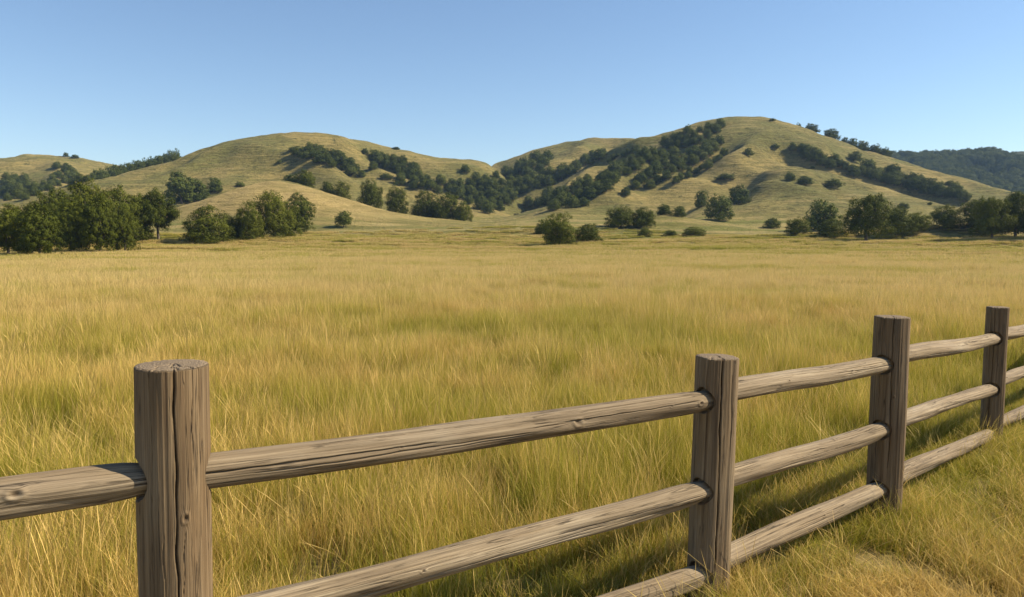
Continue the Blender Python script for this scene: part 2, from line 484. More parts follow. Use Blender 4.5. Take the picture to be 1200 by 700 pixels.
# ------------------------------------------------------------------ ground sheet
def build_ground():
    half = math.radians(43)
    th = np.concatenate([np.linspace(-math.pi, -half, 70)[:-1], np.linspace(-half, half, 900), np.linspace(half, math.pi, 70)[1:-1]])
    r = np.concatenate([[.0], np.geomspace(.6, 60, 110), np.geomspace(60, 200, 110)[1:], np.linspace(200, 760, 330)[1:], np.linspace(760, 1300, 110)[1:], np.geomspace(1300, 3000, 20)[1:]])
    T, R = np.meshgrid(th, r, indexing='ij')
    X = R * np.sin(T); Y = R * np.cos(T)
    Z = terrain(X, Y)
    nt_, nr = T.shape
    V = np.stack([X, Y, Z], -1).reshape(-1, 3)
    i = np.arange(nt_); j = np.arange(nr - 1)
    I, J = np.meshgrid(i, j, indexing='ij'); I2 = (I + 1) % nt_
    fa = np.stack([I * nr + J, I * nr + J + 1, I2 * nr + J + 1, I2 * nr + J], -1).reshape(-1, 4)
    # drop the degenerate centre ring as triangles handled by tiny quads (radius 0)
    me = mesh_np('ground', V, fa, M_ground, True)
    zb = base_z(T, R)
    hillf = sstep(1.5, 7.0, Z - zb) * sstep(225, 300, R)
    farf = sstep(60, 230, R)
    hE = [h for h in HILLS if h['n'] == 'E'][0]
    gold = sstep(205, 235, R) * (1 - sstep(335, 350, R)) * sstep(-.50, -.42, T) * (1 - sstep(-.10, 0, T)) * sstep(.5, 4, Z - zb)
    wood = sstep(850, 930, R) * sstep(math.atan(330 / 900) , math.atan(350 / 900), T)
    if len(me.vertices) == len(V):
        attr(me, 'hill', hillf); attr(me, 'far', farf); attr(me, 'wood', wood); attr(me, 'gold', gold)
    o = link('ground', me); tag(o, kind='structure')
build_ground()

# ------------------------------------------------------------------ grass
def blade_patch(name, size, n, hmin, hmax, wid, segs, seed, stalks=0.0):
    g = np.random.default_rng(seed)
    cl = g.uniform(-size / 2, size / 2, (max(6, n // 14), 2))          # blades grow in little clumps
    ci = g.integers(0, len(cl), n)
    base = cl[ci] + g.normal(0, size * .035 + .012, (n, 2))
    hgt = g.uniform(hmin, hmax, n) * (0.75 + .5 * g.random(len(cl))[ci])
    st = g.random(n) < stalks
    hgt = np.where(st, hgt * g.uniform(1.15, 1.5, n), hgt)
    ang = g.uniform(0, 2 * math.pi, n)
    lean = g.uniform(.05, .75, n) ** 1.2 * hgt
    lean = np.where(st, lean * .6, lean)
    wind = np.array([-.10, .02])
    dirv = np.stack([np.cos(ang), np.sin(ang)], -1) * lean[:, None] + wind * hgt[:, None]
    fa = g.uniform(0, 2 * math.pi, n)
    side = np.stack([np.cos(fa), np.sin(fa)], -1)
    w = wid * g.uniform(.6, 1.3, n)
    rnd = g.random(n)
    rnd = np.where(st, .93 + .07 * rnd, rnd)
    verts, faces, uvs = [], [], []
    V = np.zeros((n, (segs) * 2 + 1, 3)); UV = np.zeros((n, segs * 2 + 1, 2))
    for s in range(segs + 1):
        t = s / segs
        cx = base + dirv * (t ** 1.9)[..., None] if isinstance(t, np.ndarray) else base + dirv * (t ** 1.9)
        cz = hgt * (t - .22 * t * t * (lean / hgt))
        prof = (1 - t ** 2.2)
        prof = np.where(st, .35 + 1.0 * math.exp(-((t - .82) / .13) ** 2) if t < 1 else 0, prof)
        ww = w * prof
        if s < segs:
            V[:, 2 * s, :2] = cx - side * ww[:, None] / 2; V[:, 2 * s + 1, :2] = cx + side * ww[:, None] / 2
            V[:, 2 * s, 2] = cz - .02 * (s == 0); V[:, 2 * s + 1, 2] = cz - .02 * (s == 0)
            UV[:, 2 * s] = np.stack([rnd, np.full(n, t)], -1); UV[:, 2 * s + 1] = UV[:, 2 * s]
        else:
            V[:, 2 * s, :2] = cx; V[:, 2 * s, 2] = cz; UV[:, 2 * s] = np.stack([rnd, np.full(n, 1.)], -1)
    k = segs * 2 + 1
    tri = []
    for s in range(segs - 1):
        tri += [(2 * s, 2 * s + 1, 2 * s + 3), (2 * s, 2 * s + 3, 2 * s + 2)]
    tri.append((2 * segs - 2, 2 * segs - 1, 2 * segs))
    tri = np.array(tri)
    Fc = (np.arange(n)[:, None, None] * k + tri[None]).reshape(-1, 3)
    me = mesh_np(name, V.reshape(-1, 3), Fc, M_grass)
    uvl = me.uv_layers.new(name='UVMap')
    li = np.zeros(len(me.loops), np.int32); me.loops.foreach_get('vertex_index', li)
    uvl.data.foreach_set('uv', UV.reshape(-1, 2)[li].astype(np.float32).ravel())
    return bpy.data.objects.new(name, me)

def scatter(name, points, rot, scl, idx, protos, label, cat, kind='stuff', mat=None):
    """one object whose geometry nodes put the prototypes on its points"""
    col = bpy.data.collections.new(name + '_sources')
    for k, p in enumerate(protos):
        p.name = '%s_source_%02d' % (name, k); col.objects.link(p)
    me = bpy.data.meshes.new(name); me.vertices.add(len(points))
    me.vertices.foreach_set('co', np.asarray(points, np.float32).ravel())
    attr(me, 'rot', rot, 'FLOAT_VECTOR'); attr(me, 'scl', scl, 'FLOAT_VECTOR'); attr(me, 'idx', idx, 'INT')
    if mat: me.materials.append(mat)
    o = link(name, me)
    ng = bpy.data.node_groups.new(name + '_scatter', 'GeometryNodeTree')
    ng.interface.new_socket('Geometry', in_out='INPUT', socket_type='NodeSocketGeometry')
    ng.interface.new_socket('Geometry', in_out='OUTPUT', socket_type='NodeSocketGeometry')
    gi = ng.nodes.new('NodeGroupInput'); go = ng.nodes.new('NodeGroupOutput')
    ip = ng.nodes.new('GeometryNodeInstanceOnPoints'); ci = ng.nodes.new('GeometryNodeCollectionInfo')
    ci.inputs['Collection'].default_value = col; ci.inputs['Separate Children'].default_value = True; ci.inputs['Reset Children'].default_value = True
    def na(nm, typ):
        n = ng.nodes.new('GeometryNodeInputNamedAttribute'); n.data_type = typ; n.inputs['Name'].default_value = nm
        return [s for s in n.outputs if s.enabled and s.name == 'Attribute'][0]
    ng.links.new(gi.outputs[0], ip.inputs['Points']); ng.links.new(ci.outputs[0], ip.inputs['Instance'])
    ip.inputs['Pick Instance'].default_value = True
    ng.links.new(na('idx', 'INT'), ip.inputs['Instance Index'])
    e2r = ng.nodes.new('FunctionNodeEulerToRotation'); ng.links.new(na('rot', 'FLOAT_VECTOR'), e2r.inputs[0])
    ng.links.new(e2r.outputs[0], ip.inputs['Rotation']); ng.links.new(na('scl', 'FLOAT_VECTOR'), ip.inputs['Scale'])
    ng.links.new(ip.outputs[0], go.inputs[0])
    md = o.modifiers.new('scatter', 'NODES'); md.node_group = ng
    tag(o, label, cat, None, kind)
    return o

# fence line, used for grass height
POSTS = [  # px, py of the top, depth, diameter, squareness, lean
    dict(px=201.5, py=429, Y=2.46, d=.222, sq=0.0, bx=-.03),
    dict(px=840.5, py=419, Y=3.84, d=.198, sq=.55, bx=-.03),
    dict(px=1045.5, py=372, Y=4.90, d=.200, sq=.55),
    dict(px=1169.5, py=360.5, Y=6.75, d=.170, sq=.45),
]
for p in POSTS: p['top'] = at(p['px'], p['py'], p['Y'])

def grass_height(x, y):
    r = np.hypot(x, y)
    n = fbm(x / 2.2, y / 2.2, 3, 61)
    n2 = fbm(x / 9, y / 7, 2, 67)
    hgt = 1.0 + .34 * n + .25 * n2 + .42 * noise(x / .8, y / .8, 71)
    fx = np.array([-3.2] + [p['top'].x for p in POSTS] + [8., 30.]); fy = np.array([1.1] + [p['top'].y for p in POSTS] + [10.5, 34.])
    fline = np.interp(x, fx, fy)
    side = y - fline            # >0 behind the fence
    k = sstep(-.1, 1.6, side)
    hgt = hgt * (.36 + .64 * k)
    # worn dry strip on the near side at the right
    for qx, qy in zip(fx[1:5], fy[1:5]):
        hgt = hgt + .35 * np.exp(-((x - qx) ** 2 + (y - qy) ** 2) / .09)
    return np.clip(hgt, .32 + .38 * k, 1.7)

def ring_points(r0, r1, dens, ang=44, seed=0):
    g = np.random.default_rng(seed)
    a = math.radians(ang)
    n = int((r1 * r1 - r0 * r0) * a * dens)
    r = np.sqrt(g.uniform(r0 * r0, r1 * r1, n)); t = g.uniform(-a, a, n)
    return r * np.sin(t), r * np.cos(t), g

def lay(name, r0, r1, dens, protos, hs, label, seed, ang=44, keep=None):
    x, y, g = ring_points(r0, r1, dens, ang, seed)
    if keep is not None:
        m = keep(x, y, g); x, y = x[m], y[m]
    z = terrain(x, y)
    n = len(x)
    rot = np.zeros((n, 3)); rot[:, 2] = g.uniform(0, 2 * math.pi, n)
    gh = grass_height(x, y)
    s = np.stack([g.uniform(.85, 1.15, n)] * 2 + [gh * hs * g.uniform(.85, 1.15, n)], -1)
    return scatter(name, np.stack([x, y, z], -1), rot, s, g.integers(0, len(protos), n), protos, label, 'grass')

P0 = [blade_patch('p0', .45, 400, .14, .40, .0026, 4, 100 + k, .08) for k in range(7)]
P1 = [blade_patch('p1', .7, 760, .16, .44, .0042, 3, 200 + k, .14) for k in range(6)]
P2 = [blade_patch('p2', 1.6, 1100, .16, .46, .013, 2, 300 + k, .15) for k in range(5)]
P3 = [blade_patch('p3', 4.0, 1200, .20, .50, .042, 2, 400 + k, .12) for k in range(4)]
PS = [blade_patch('ps', .6, 34, .38, .56, .0025, 7, 500 + k, 1.0) for k in range(6)]
PD = [blade_patch('pd', 1.0, 60, .36, .52, .0042, 5, 520 + k, 1.0) for k in range(4)]
lay('seeding_grass', 1.8, 9, 3.6, PS, .85, 'tall bent straw stalks with seed heads among the near grass', 11, 65)
lay('seeding_stalks', 8.5, 26, .7, PD, .9, 'pale seed stalks standing above the middle field grass', 12)
lay('near_meadow_grass', 1.6, 11, 22, P0, 1.0, 'tall golden and green meadow grass around the log fence', 1, 65)
lay('meadow_grass', 10.5, 30, 6.5, P1, 1.0, 'golden field grass with green patches behind the fence', 2, 58)
lay('field_grass', 29, 85, 1.5, P2, 1.0, 'pale straw grass across the middle of the field', 3, 52)
def notree(x, y, g): return g.random(len(x)) < (1 - .8 * sstep(150, 260, np.hypot(x, y)))
lay('far_field_grass', 83, 250, .22, P3, 1.0, 'dry grass at the far side of the field below the hills', 4, 48, notree)

# ------------------------------------------------------------------ fence
def log_mesh(name, a, b, ra, rb, nphi, nlen, seed, mat, cracks=(), knots=(), sq=0., spin=0., cap_a=False, cap_b=True, holes=(), wob=.06, bow=0.0, ovals=0.06):
    """a hewn log from a to b: uneven radius, splits, knots and sawn ends"""
    g = np.random.default_rng(seed)
    a = Vector(a); b = Vector(b); ax = (b - a); Ln = ax.length; ax.normalize()
    ref = Vector((0, 0, 1)) if abs(ax.z) < .8 else Vector((0, -1, 0))
    e1 = ref.cross(ax).normalized(); e2 = ax.cross(e1).normalized()
    s = np.linspace(0, 1, nlen); ph = np.linspace(0, 2 * math.pi, nphi, endpoint=False)
    S, P = np.meshgrid(s, ph, indexing='ij')
    r0 = ra + (rb - ra) * S
    cx, cy = np.cos(P), np.sin(P)
    sd = seed * 7
    rr = 1 + wob * noise(cx * 1.1 + sd, cy * 1.1 + S * Ln * 1.4, sd) + ovals * .6 * np.cos(2 * (P + seed))
    rr = rr + .012 * noise(P * 6 / 1.0, S * Ln * 1.6 + sd, sd + 3) * np.minimum(1, np.minimum(P, 2 * math.pi - P) * 3)
    rr = rr + .007 * noise(cx * 9 + S * Ln * .5, cy * 9 + sd, sd + 5)
    if sq > 0:
        q = 1 / np.maximum(np.abs(np.cos(P + spin)), np.abs(np.sin(P + spin)))
        q = np.minimum(q, 1.22)
        rr = rr * ((1 - sq) + sq * q * .93)
    R = r0 * rr
    if not cap_b: R = R * (1 - .16 * np.exp(-((1 - S) * Ln - ra * 1.8) / .05).clip(0, 1) * (S > .5) - .05 * np.exp(-S * Ln / .2))
    # grain coordinates
    gx = cx * r0; gy = sy = np.sin(P) * r0; gz = S * Ln + sd
    kn = np.zeros_like(S)
    for ks, kp, kr in knots:
        du = (np.angle(np.exp(1j * (P - kp)))) * r0; dv = (S * Ln - ks)
        d = np.hypot(du / kr, dv / (kr * 1.5))
        f = np.exp(-(d / 1.6) ** 2)
        gx = gx + np.sign(du) * f * kr * .7 * -np.sin(kp) ; gy = gy + np.sign(du) * f * kr * .7 * np.cos(kp)
        gz = gz + f * .0
        ring = np.sin(d * 9)
        kn = np.maximum(kn, np.exp(-(d / .62) ** 4) * (.75 + .25 * ring))
        R = R + kr * .22 * np.exp(-((d - .95) / .4) ** 2) - kr * .38 * np.exp(-(d / .45) ** 2)
    # splits
    for kp, s0, s1, dep, wd in cracks:
        wand = .10 * noise(S * Ln * 2.0, np.full_like(S, kp * 5.3), sd + 9) + .035 * noise(S * Ln * 11, np.full_like(S, kp), sd + 12)
        du = np.abs(np.angle(np.exp(1j * (P - kp - wand)))) * r0
        env = np.clip((S * Ln - s0) / .08, 0, 1) * np.clip((s1 - S * Ln) / .08, 0, 1)
        wv = wd * (.55 + .7 * np.abs(noise(S * Ln * 4, np.full_like(S, kp + 2), sd + 15))) * np.sqrt(np.maximum(env, 1e-6))
        R = R - dep * np.minimum(1, env) * np.exp(-(du / wv) ** 2)
    px = a.x + ax.x * S * Ln + (e1.x * cx + e2.x * np.sin(P)) * R
    py = a.y + ax.y * S * Ln + (e1.y * cx + e2.y * np.sin(P)) * R
    pz = a.z + ax.z * S * Ln + (e1.z * cx + e2.z * np.sin(P)) * R + bow * np.sin(math.pi * S)
    if not cap_b:
        ez = np.sin(math.pi * S); pz = pz + ez * .016 * noise(S * Ln * .9 + sd, S * 0 + 3.3, sd); py = py + ez * .014 * noise(S * Ln * .8, S * 0 + 8.1, sd)
    # drilled mortises: push the wood in around the rail's axis
    for (ox, oy, oz), (dx, dy, dz), hr, hd in holes:
        vx, vy, vz = px - ox, py - oy, pz - oz
        t = vx * dx + vy * dy + vz * dz
        d = np.sqrt(np.maximum(vx * vx + vy * vy + vz * vz - t * t, 0))
        k = (1 - sstep(hr * .93, hr * 1.07, d)) * (t > 0)
        k = k * sstep(.6, .8, t / (ra + 1e-6)); px = px - dx * k * hd; py = py - dy * k * hd; pz = pz - dz * k * hd
    V = [np.stack([px, py, pz], -1).reshape(-1, 3)]
    G = [np.stack([gx, gy, gz], -1).reshape(-1, 3)]; K = [kn.ravel()]; E = [np.zeros(S.size)]; RC = [np.zeros((S.size, 3))]
    i, j = np.meshgrid(np.arange(nlen - 1), np.arange(nphi), indexing='ij'); j2 = (j + 1) % nphi
    Fs = [np.stack([i * nphi + j, i * nphi + j2, (i + 1) * nphi + j2, (i + 1) * nphi + j], -1).reshape(-1, 4)]
    off = S.size
    for end, do in ((0, cap_a), (1, cap_b)):
        row = 0 if end == 0 else nlen - 1
        rim = np.stack([px[row], py[row], pz[row]], -1)
        cen = rim.mean(0); sgn = -1 if end == 0 else 1
        prev = row * nphi
        nr = 14 if do else 2
        for q in range(1, nr + 1):
            f = 1 - q / nr * .985
            if q == 1 and do: f = .965
            lift = (.006 + .004 * (1 - f)) * min(1, q) if do else 0
            an = ph
            pts = cen + (rim - cen) * f
            bump = lift + .0018 * noise(np.cos(an) * f * 12 + seed, np.sin(an) * f * 12, seed + 77) + (-.0015 - .010 * np.clip(noise(np.cos(an) * 5 + seed, np.sin(an) * 5, seed + 78) - .12, 0, 1) if q == 1 else 0)
            for kp, s0_, s1_, dep_, wd_ in cracks[:3]:
                if do and s1_ > Ln:
                    bump = bump - min(.010, dep_) * np.exp(-(np.angle(np.exp(1j * (an - kp - .12 * math.sin(f * 9)))) * ra * f / .0028) ** 2) * (f > .12)
            pts = pts + np.array(ax)[None] * sgn * np.asarray(bump)[:, None]
            V.append(pts); G.append(np.zeros_like(pts)); K.append(np.zeros(nphi)); E.append(np.ones(nphi))
            lc = pts - cen
            RC.append(lc + np.array([.012, .008, 0]))
            jj = np.arange(nphi); j2_ = (jj + 1) % nphi
            fq = np.stack([prev + jj, off + jj, off + j2_, prev + j2_], -1) if end == 0 else np.stack([prev + jj, prev + j2_, off + j2_, off + jj], -1)
            if end == 0: fq = fq[:, ::-1][:, [0, 1, 2, 3]]
            Fs.append(fq); prev = off; off += nphi
    V = np.concatenate(V); Fc = np.concatenate(Fs)
    me = mesh_np(name, V, Fc, mat, True)
    attr(me, 'grain', np.concatenate(G), 'FLOAT_VECTOR'); attr(me, 'knot', np.concatenate(K)); attr(me, 'cut_end', np.concatenate(E))
    attr(me, 'ringco', np.concatenate(RC), 'FLOAT_VECTOR')
    return me

fence = bpy.data.objects.new('wooden_fence', None); C.objects.link(fence)
tag(fence, 'weathered grey-brown log fence with three round rails crossing the grass in front', 'fence')
p5 = Vector((POSTS[3]['top'].x + 2.1, POSTS[3]['top'].y + 1.9, POSTS[3]['top'].z))
p6 = p5 + Vector((1.8, 2.1, 0))
p0 = Vector((POSTS[0]['top'].x - 2.1, POSTS[0]['top'].y - 1.32, POSTS[0]['top'].z))
tops = [p0] + [p['top'] for p in POSTS] + [p5, p6]

def rail_pt(k, px, py):                 # a point of a rail at the depth of post k
    t = tops[k]
    q = at(px, py, t.y); return Vector((t.x, t.y, q.z))
z_of = lambda k, py, px=None: rail_pt(k, POSTS[k - 1]['px'], py).z
RAILS = [  # post index a, z at a, post index b, z at b, radius a, radius b
    (0, z_of(1, 556) + .045, 1, z_of(1, 556), .063, .060),
    (0, z_of(1, 738) + .01, 1, z_of(1, 738), .060, .060), (0, .16, 1, .14, .060, .060),
    (1, z_of(1, 556.5), 2, z_of(2, 467), .062, .056),
    (1, z_of(1, 738), 2, z_of(2, 571), .062, .057),
    (1, .16, 2, z_of(2, 668), .062, .060),
    (2, z_of(2, 461), 3, z_of(3, 426), .059, .053),
    (2, z_of(2, 563), 3, z_of(3, 501), .058, .054),
    (2, z_of(2, 661), 3, z_of(3, 571), .062, .056),
    (3, z_of(3, 417), 4, z_of(4, 396.5), .058, .053),
    (3, z_of(3, 495), 4, z_of(4, 456), .058, .054),
    (3, z_of(3, 562), 4, z_of(4, 508), .058, .055),
    (4, z_of(4, 393.5), 5, z_of(4, 393.5) - .05, .054, .052),
    (4, z_of(4, 447.5), 5, z_of(4, 447.5) - .03, .054, .052),
    (4, z_of(4, 500), 5, z_of(4, 500) - .01, .054, .052),
    (5, z_of(4, 394) - .05, 6, z_of(4, 394), .054, .052),
    (5, z_of(4, 448) - .03, 6, z_of(4, 448), .054, .052),
    (5, z_of(4, 500) - .01, 6, z_of(4, 500), .054, .052),
]
PI = math.pi
# knots / splits facing the viewer; angle 0 points along e1, measured round the rail
view_phi = {}
for n_, (ia, za, ib, zb_, ra, rb) in enumerate(RAILS):
    a = Vector((tops[ia].x, tops[ia].y, za)); b = Vector((tops[ib].x, tops[ib].y, zb_))
    Ln = (b - a).length
    g = np.random.default_rng(900 + n_)
    # direction towards the camera, in the log's own frame
    ax = (b - a).normalized(); e1 = Vector((0, 0, 1)).cross(ax).normalized(); e2 = ax.cross(e1).normalized()
    vd = (Vector((0, 0, H)) - (a + b) / 2).normalized(); vp = math.atan2(vd.dot(e2), vd.dot(e1))
    knots = []; cracks = []
    if n_ == 0:  knots = [(Ln - .46 + .02, vp - .05, .016)]
    if n_ == 3:  knots = [(1.62, vp + .25, .017), (.78, vp + .15, .007), (2.18, vp + .1, .008), (2.38, vp + .25, .013)]
    if n_ == 6:  knots = [(.55, vp + .1, .008), (1.2, vp, .010)]
    if n_ == 9:  knots = [(1.3, vp, .009)]
    for _ in range(1 if n_ not in (0, 3) else 0):
        knots.append((g.uniform(.3, Ln - .3), vp + g.uniform(-.8, .8), g.uniform(.006, .010)))
    for _ in range(6):
        s0 = g.uniform(0, Ln * .7); cracks.append((vp + g.uniform(-1.1, 1.1), s0, s0 + g.uniform(.3, 1.1), g.uniform(.004, .009), g.uniform(.0016, .003)))
    for _ in range(4):
        s0 = g.uniform(0, Ln * .7); cracks.append((g.uniform(0, 6.28), s0, s0 + g.uniform(.3, 1.0), .006, .0025))
    if n_ == 3: cracks += [(vp + .1, -.2, .95, .014, .0032), (vp + .05, 1.5, 2.4, .010, .0026)]
    near = n_ < 9
    me = log_mesh('rail', a, b, ra, rb, 200 if near else 120, int(Ln * (260 if near else 120)), 50 + n_, M_rail, cracks, knots, cap_b=False, wob=.14, bow=-.012 if n_ % 2 else -.004)
    link('rail', me, fence)

for k in range(7):
    t = tops[k]
    if 1 <= k <= 4: P = POSTS[k - 1]
    else: P = dict(d=.19, sq=.3)
    zg = float(terrain(np.array([t.x]), np.array([t.y]))[0])
    holes = []
    for (ia, za, ib, zb_, ra, rb) in RAILS:
        if ib == k:
            a = Vector((tops[ia].x, tops[ia].y, za)); b = Vector((tops[ib].x, tops[ib].y, zb_))
            d = (a - b).normalized(); holes.append((tuple(b), tuple(d), rb + .007, .028))
        if ia == k:
            a = Vector((tops[ia].x, tops[ia].y, za)); b = Vector((tops[ib].x, tops[ib].y, zb_))
            d = (b - a).normalized(); holes.append((tuple(a), tuple(d), ra + .003, .010))
    g = np.random.default_rng(40 + k)
    ax = Vector((0, 0, 1)); e1 = Vector((0, -1, 0)).cross(ax).normalized(); e2 = ax.cross(e1).normalized()
    vd = Vector((-t.x, -t.y, 0)).normalized(); vp = math.atan2(vd.dot(e2), vd.dot(e1))
    top = t.copy(); bot = Vector((t.x + P.get('bx', -.008), t.y, zg - .25))
    Ln = (top - bot).length
    cracks = []
    sgn = 1
    if k == 1:
        cracks = [(vp + .05, Ln - 1.25, Ln + .2, .024, .0028), (vp - .62, Ln - .8, Ln + .2, .006, .0016), (vp + .5, Ln - .35, Ln + .2, .007, .0016), (vp + .82, Ln - .22, Ln + .2, .008, .002), (vp - .3, Ln - .9, Ln - .5, .005, .0014)]
        knots = [(Ln - .475, vp + .28, .012)]
    elif k == 2:
        cracks = [(vp + .28, Ln - 1.1, Ln + .2, .020, .0035), (vp - .4, Ln - .5, Ln + .2, .010, .0025)]; knots = [(Ln - .7, vp - .3, .008)]
    else:
        cracks = [(vp + g.uniform(-.3, .4), Ln - 1.0, Ln + .2, .014, .003), (vp - .5, Ln - .6, Ln + .2, .009, .0025)]; knots = [(Ln - .5, vp + .3, .008)]
    for _ in range(12):
        s0 = g.uniform(0, Ln - .2); cracks.append((g.uniform(0, 6.28), s0, s0 + g.uniform(.15, .5), g.uniform(.002, .006), g.uniform(.0009, .0018)))
    me = log_mesh('post', bot, top, P['d'] / 2 * 1.03, P['d'] / 2, 320 if k < 4 else 200, 620 if k < 4 else 380, 20 + k, M_post, cracks, knots, sq=P['sq'], spin=-vp - math.radians(28), holes=holes, wob=.05, ovals=.02)
    link('post', me, fence)

# ------------------------------------------------------------------ trees
def crown_mesh(name, seed, kind, nleaf, leaf, mat):
    """leaf clumps through a dome of boughs; unit height, unit width"""
    g = np.random.default_rng(seed)
    K = {'oak': 26, 'bush': 22, 'open': 15, 'wide': 32, 'tall': 50}[kind]
    zlo = {'oak': .10, 'bush': .0, 'open': .18, 'wide': .01, 'tall': .03}[kind]
    cen = []; rad = []
    span = 1 - zlo
    asp = 1.5 if kind == 'tall' else .9
    if kind != 'open':
        for n_, rr, zz, rd in ((7, .27, .24, .19), (6, .24, .50, .19), (3, .12, .72, .20)):
            o_ = g.uniform(0, 6.28)
            for k in range(n_):
                a = o_ + 2 * PI * k / n_ + g.uniform(-.3, .3); q = g.uniform(.8, 1.15)
                cen.append((rr * q * math.cos(a), rr * q * math.sin(a), zlo + span * (zz + g.uniform(-.07, .07)))); rad.append(rd * g.uniform(.8, 1.1))
        K = K // 2
    for k in range(K):
        a = g.uniform(0, 2 * PI); q = math.sqrt(g.random())
        rr = .37 * q
        dome = math.sqrt(max(0, 1 - (q * .92) ** 2))
        zt = zlo + .14 + (1 - zlo - .28) * dome
        z = zt if g.random() < .55 else g.uniform(zlo + .12, max(zt, zlo + .13))
        if kind in ('bush', 'wide') and g.random() < .45:
            z = zlo + g.uniform(.04, .28); rr = .38 * math.sqrt(g.uniform(.5, 1))
        cen.append((rr * math.cos(a), rr * math.sin(a), z)); rad.append(g.uniform(.11, .19) * (.85 if kind == 'open' else 1))
    if kind == 'tall':
        for zz in (.12, .36, .62):
            for k in range(5):
                a = 2 * PI * k / 5 + g.uniform(-.5, .5); cen.append((.30 * math.cos(a), .30 * math.sin(a), zlo + zz * span + g.uniform(-.06, .06))); rad.append(g.uniform(.14, .19))
    cen.append((0, 0, zlo + .42 * (1 - zlo))); rad.append(.25)
    cen = np.array(cen); rad = np.array(rad)
    wgt = rad ** 2 / (rad ** 2).sum()
    # sub-clumps sit on the boughs
    nsub = 430
    ci = g.choice(len(cen), nsub, p=wgt)
    d = g.normal(size=(nsub, 3)); d /= np.linalg.norm(d, axis=1)[:, None]
    sub = cen[ci] + d * (rad[ci] * g.uniform(.62, 1.05, nsub))[:, None] * np.array([1, 1, .95 / asp])
    sr = g.uniform(.035, .070, nsub)
    # leave out the buried ones
    dist = np.linalg.norm((sub[:, None] - cen[None]) * np.array([1, 1, asp]), axis=2) / rad[None]
    keepm = (dist < .6).sum(1) == 0
    sub, sr, ci = sub[keepm], sr[keepm], ci[keepm]
    sw = sr ** 2 / (sr ** 2).sum()
    si = g.choice(len(sub), nleaf, p=sw)
    d = g.normal(size=(nleaf, 3)); d /= np.linalg.norm(d, axis=1)[:, None]
    pos = sub[si] + d * (sr[si] * np.cbrt(g.uniform(.15, 1.15, nleaf)))[:, None] * np.array([1, 1, .9 / asp])
    # some loose inner leaves so that the crown is not hollow
    m = int(nleaf * .16)
    ci2 = g.choice(len(cen), m, p=wgt); d2 = g.normal(size=(m, 3)); d2 /= np.linalg.norm(d2, axis=1)[:, None]
    pos[:m] = cen[ci2] + d2 * (rad[ci2] * np.cbrt(g.random(m)) * .8)[:, None]
    low = pos[:, 2] < zlo * .8; pos[low, 2] = zlo * .8 + g.uniform(0, .09, low.sum())
    out = pos - np.array([0, 0, .45]); out /= np.linalg.norm(out, axis=1)[:, None]
    loc = pos - sub[si]; loc /= (np.linalg.norm(loc, axis=1)[:, None] + 1e-6)
    nrm = out * .9 + loc * 1.0 + g.normal(size=(nleaf, 3)) * .30; nrm /= np.linalg.norm(nrm, axis=1)[:, None]
    t = np.cross(nrm, g.normal(size=(nleaf, 3))); t /= np.linalg.norm(t, axis=1)[:, None]
    b = np.cross(nrm, t)
    s = leaf * g.uniform(.6, 1.35, nleaf)
    s[:m] *= 1.7
    q = np.percentile(np.hypot(pos[:, 0], pos[:, 1]), 97); zt = np.percentile(pos[:, 2], 99.3)
    pos = pos * np.array([.5 / q, .5 / q, 1 / zt])
    V = np.stack([pos - t * s[:, None], pos - b * s[:, None] * .6 + nrm * s[:, None] * .15, pos + t * s[:, None], pos + b * s[:, None] * .6 + nrm * s[:, None] * .15], 1)
    Fc = np.arange(nleaf * 4).reshape(-1, 4)
    me = mesh_np(name, V.reshape(-1, 3), Fc, mat)
    clump = g.random(len(sub)) * .35 + (.25 * g.random(len(cen)))[ci]
    tint = np.clip(clump[si] + g.uniform(0, .42, nleaf), 0, 1)
    attr(me, 'tint', np.repeat(tint, 4))
    return me

def tube(path, radii, n=8):
    V, Fc = [], []
    path = [Vector(p) for p in path]
    for k, p in enumerate(path):
        d = (path[min(k + 1, len(path) - 1)] - path[max(k - 1, 0)]).normalized()
        e1 = d.orthogonal().normalized(); e2 = d.cross(e1)
        for j in range(n):
            a = 2 * PI * j / n; q = p + (e1 * math.cos(a) + e2 * math.sin(a)) * radii[k]; V.append(tuple(q))
    for k in range(len(path) - 1):
        for j in range(n):
            Fc.append((k * n + j, k * n + (j + 1) % n, (k + 1) * n + (j + 1) % n, (k + 1) * n + j))
    return V, Fc

def trunk_mesh(name, seed, kind):
    g = random.Random(seed); V, Fc = [], []
    def add(path, radii):
        v, f = tube(path, radii); o = len(V); V.extend(v); Fc.extend([tuple(i + o for i in q) for q in f])
    hs = {'oak': .30, 'bush': .12, 'open': .36, 'wide': .18, 'tall': .2}[kind]
    lean = (g.uniform(-.04, .04), g.uniform(-.04, .04))
    fork = (lean[0], lean[1], hs)
    add([(0, 0, -.03), (0, 0, .02), (lean[0] * .5, lean[1] * .5, hs * .5), fork], [.052, .036, .028, .026])
    nb = g.randint(5, 7)
    for k in range(nb):
        a = 2 * PI * k / nb + g.uniform(-.4, .4); r = g.uniform(.18, .34); z = g.uniform(hs + .22, .84)
        mid = (fork[0] + math.cos(a) * r * .45, fork[1] + math.sin(a) * r * .45, hs + (z - hs) * .5)
        end = (math.cos(a) * r, math.sin(a) * r, z)
        add([(fork[0] * .9, fork[1] * .9, hs * .88), mid, end], [.020, .013, .004])
        a2 = a + g.uniform(-.9, .9); add([mid, (mid[0] + math.cos(a2) * .1, mid[1] + math.sin(a2) * .1, mid[2] + .12), (mid[0] + math.cos(a2) * .17, mid[1] + math.sin(a2) * .17, mid[2] + .2)], [.011, .007, .002])
    me = mesh_np(name, np.array(V), np.array(Fc), M_bark, True)
    return me

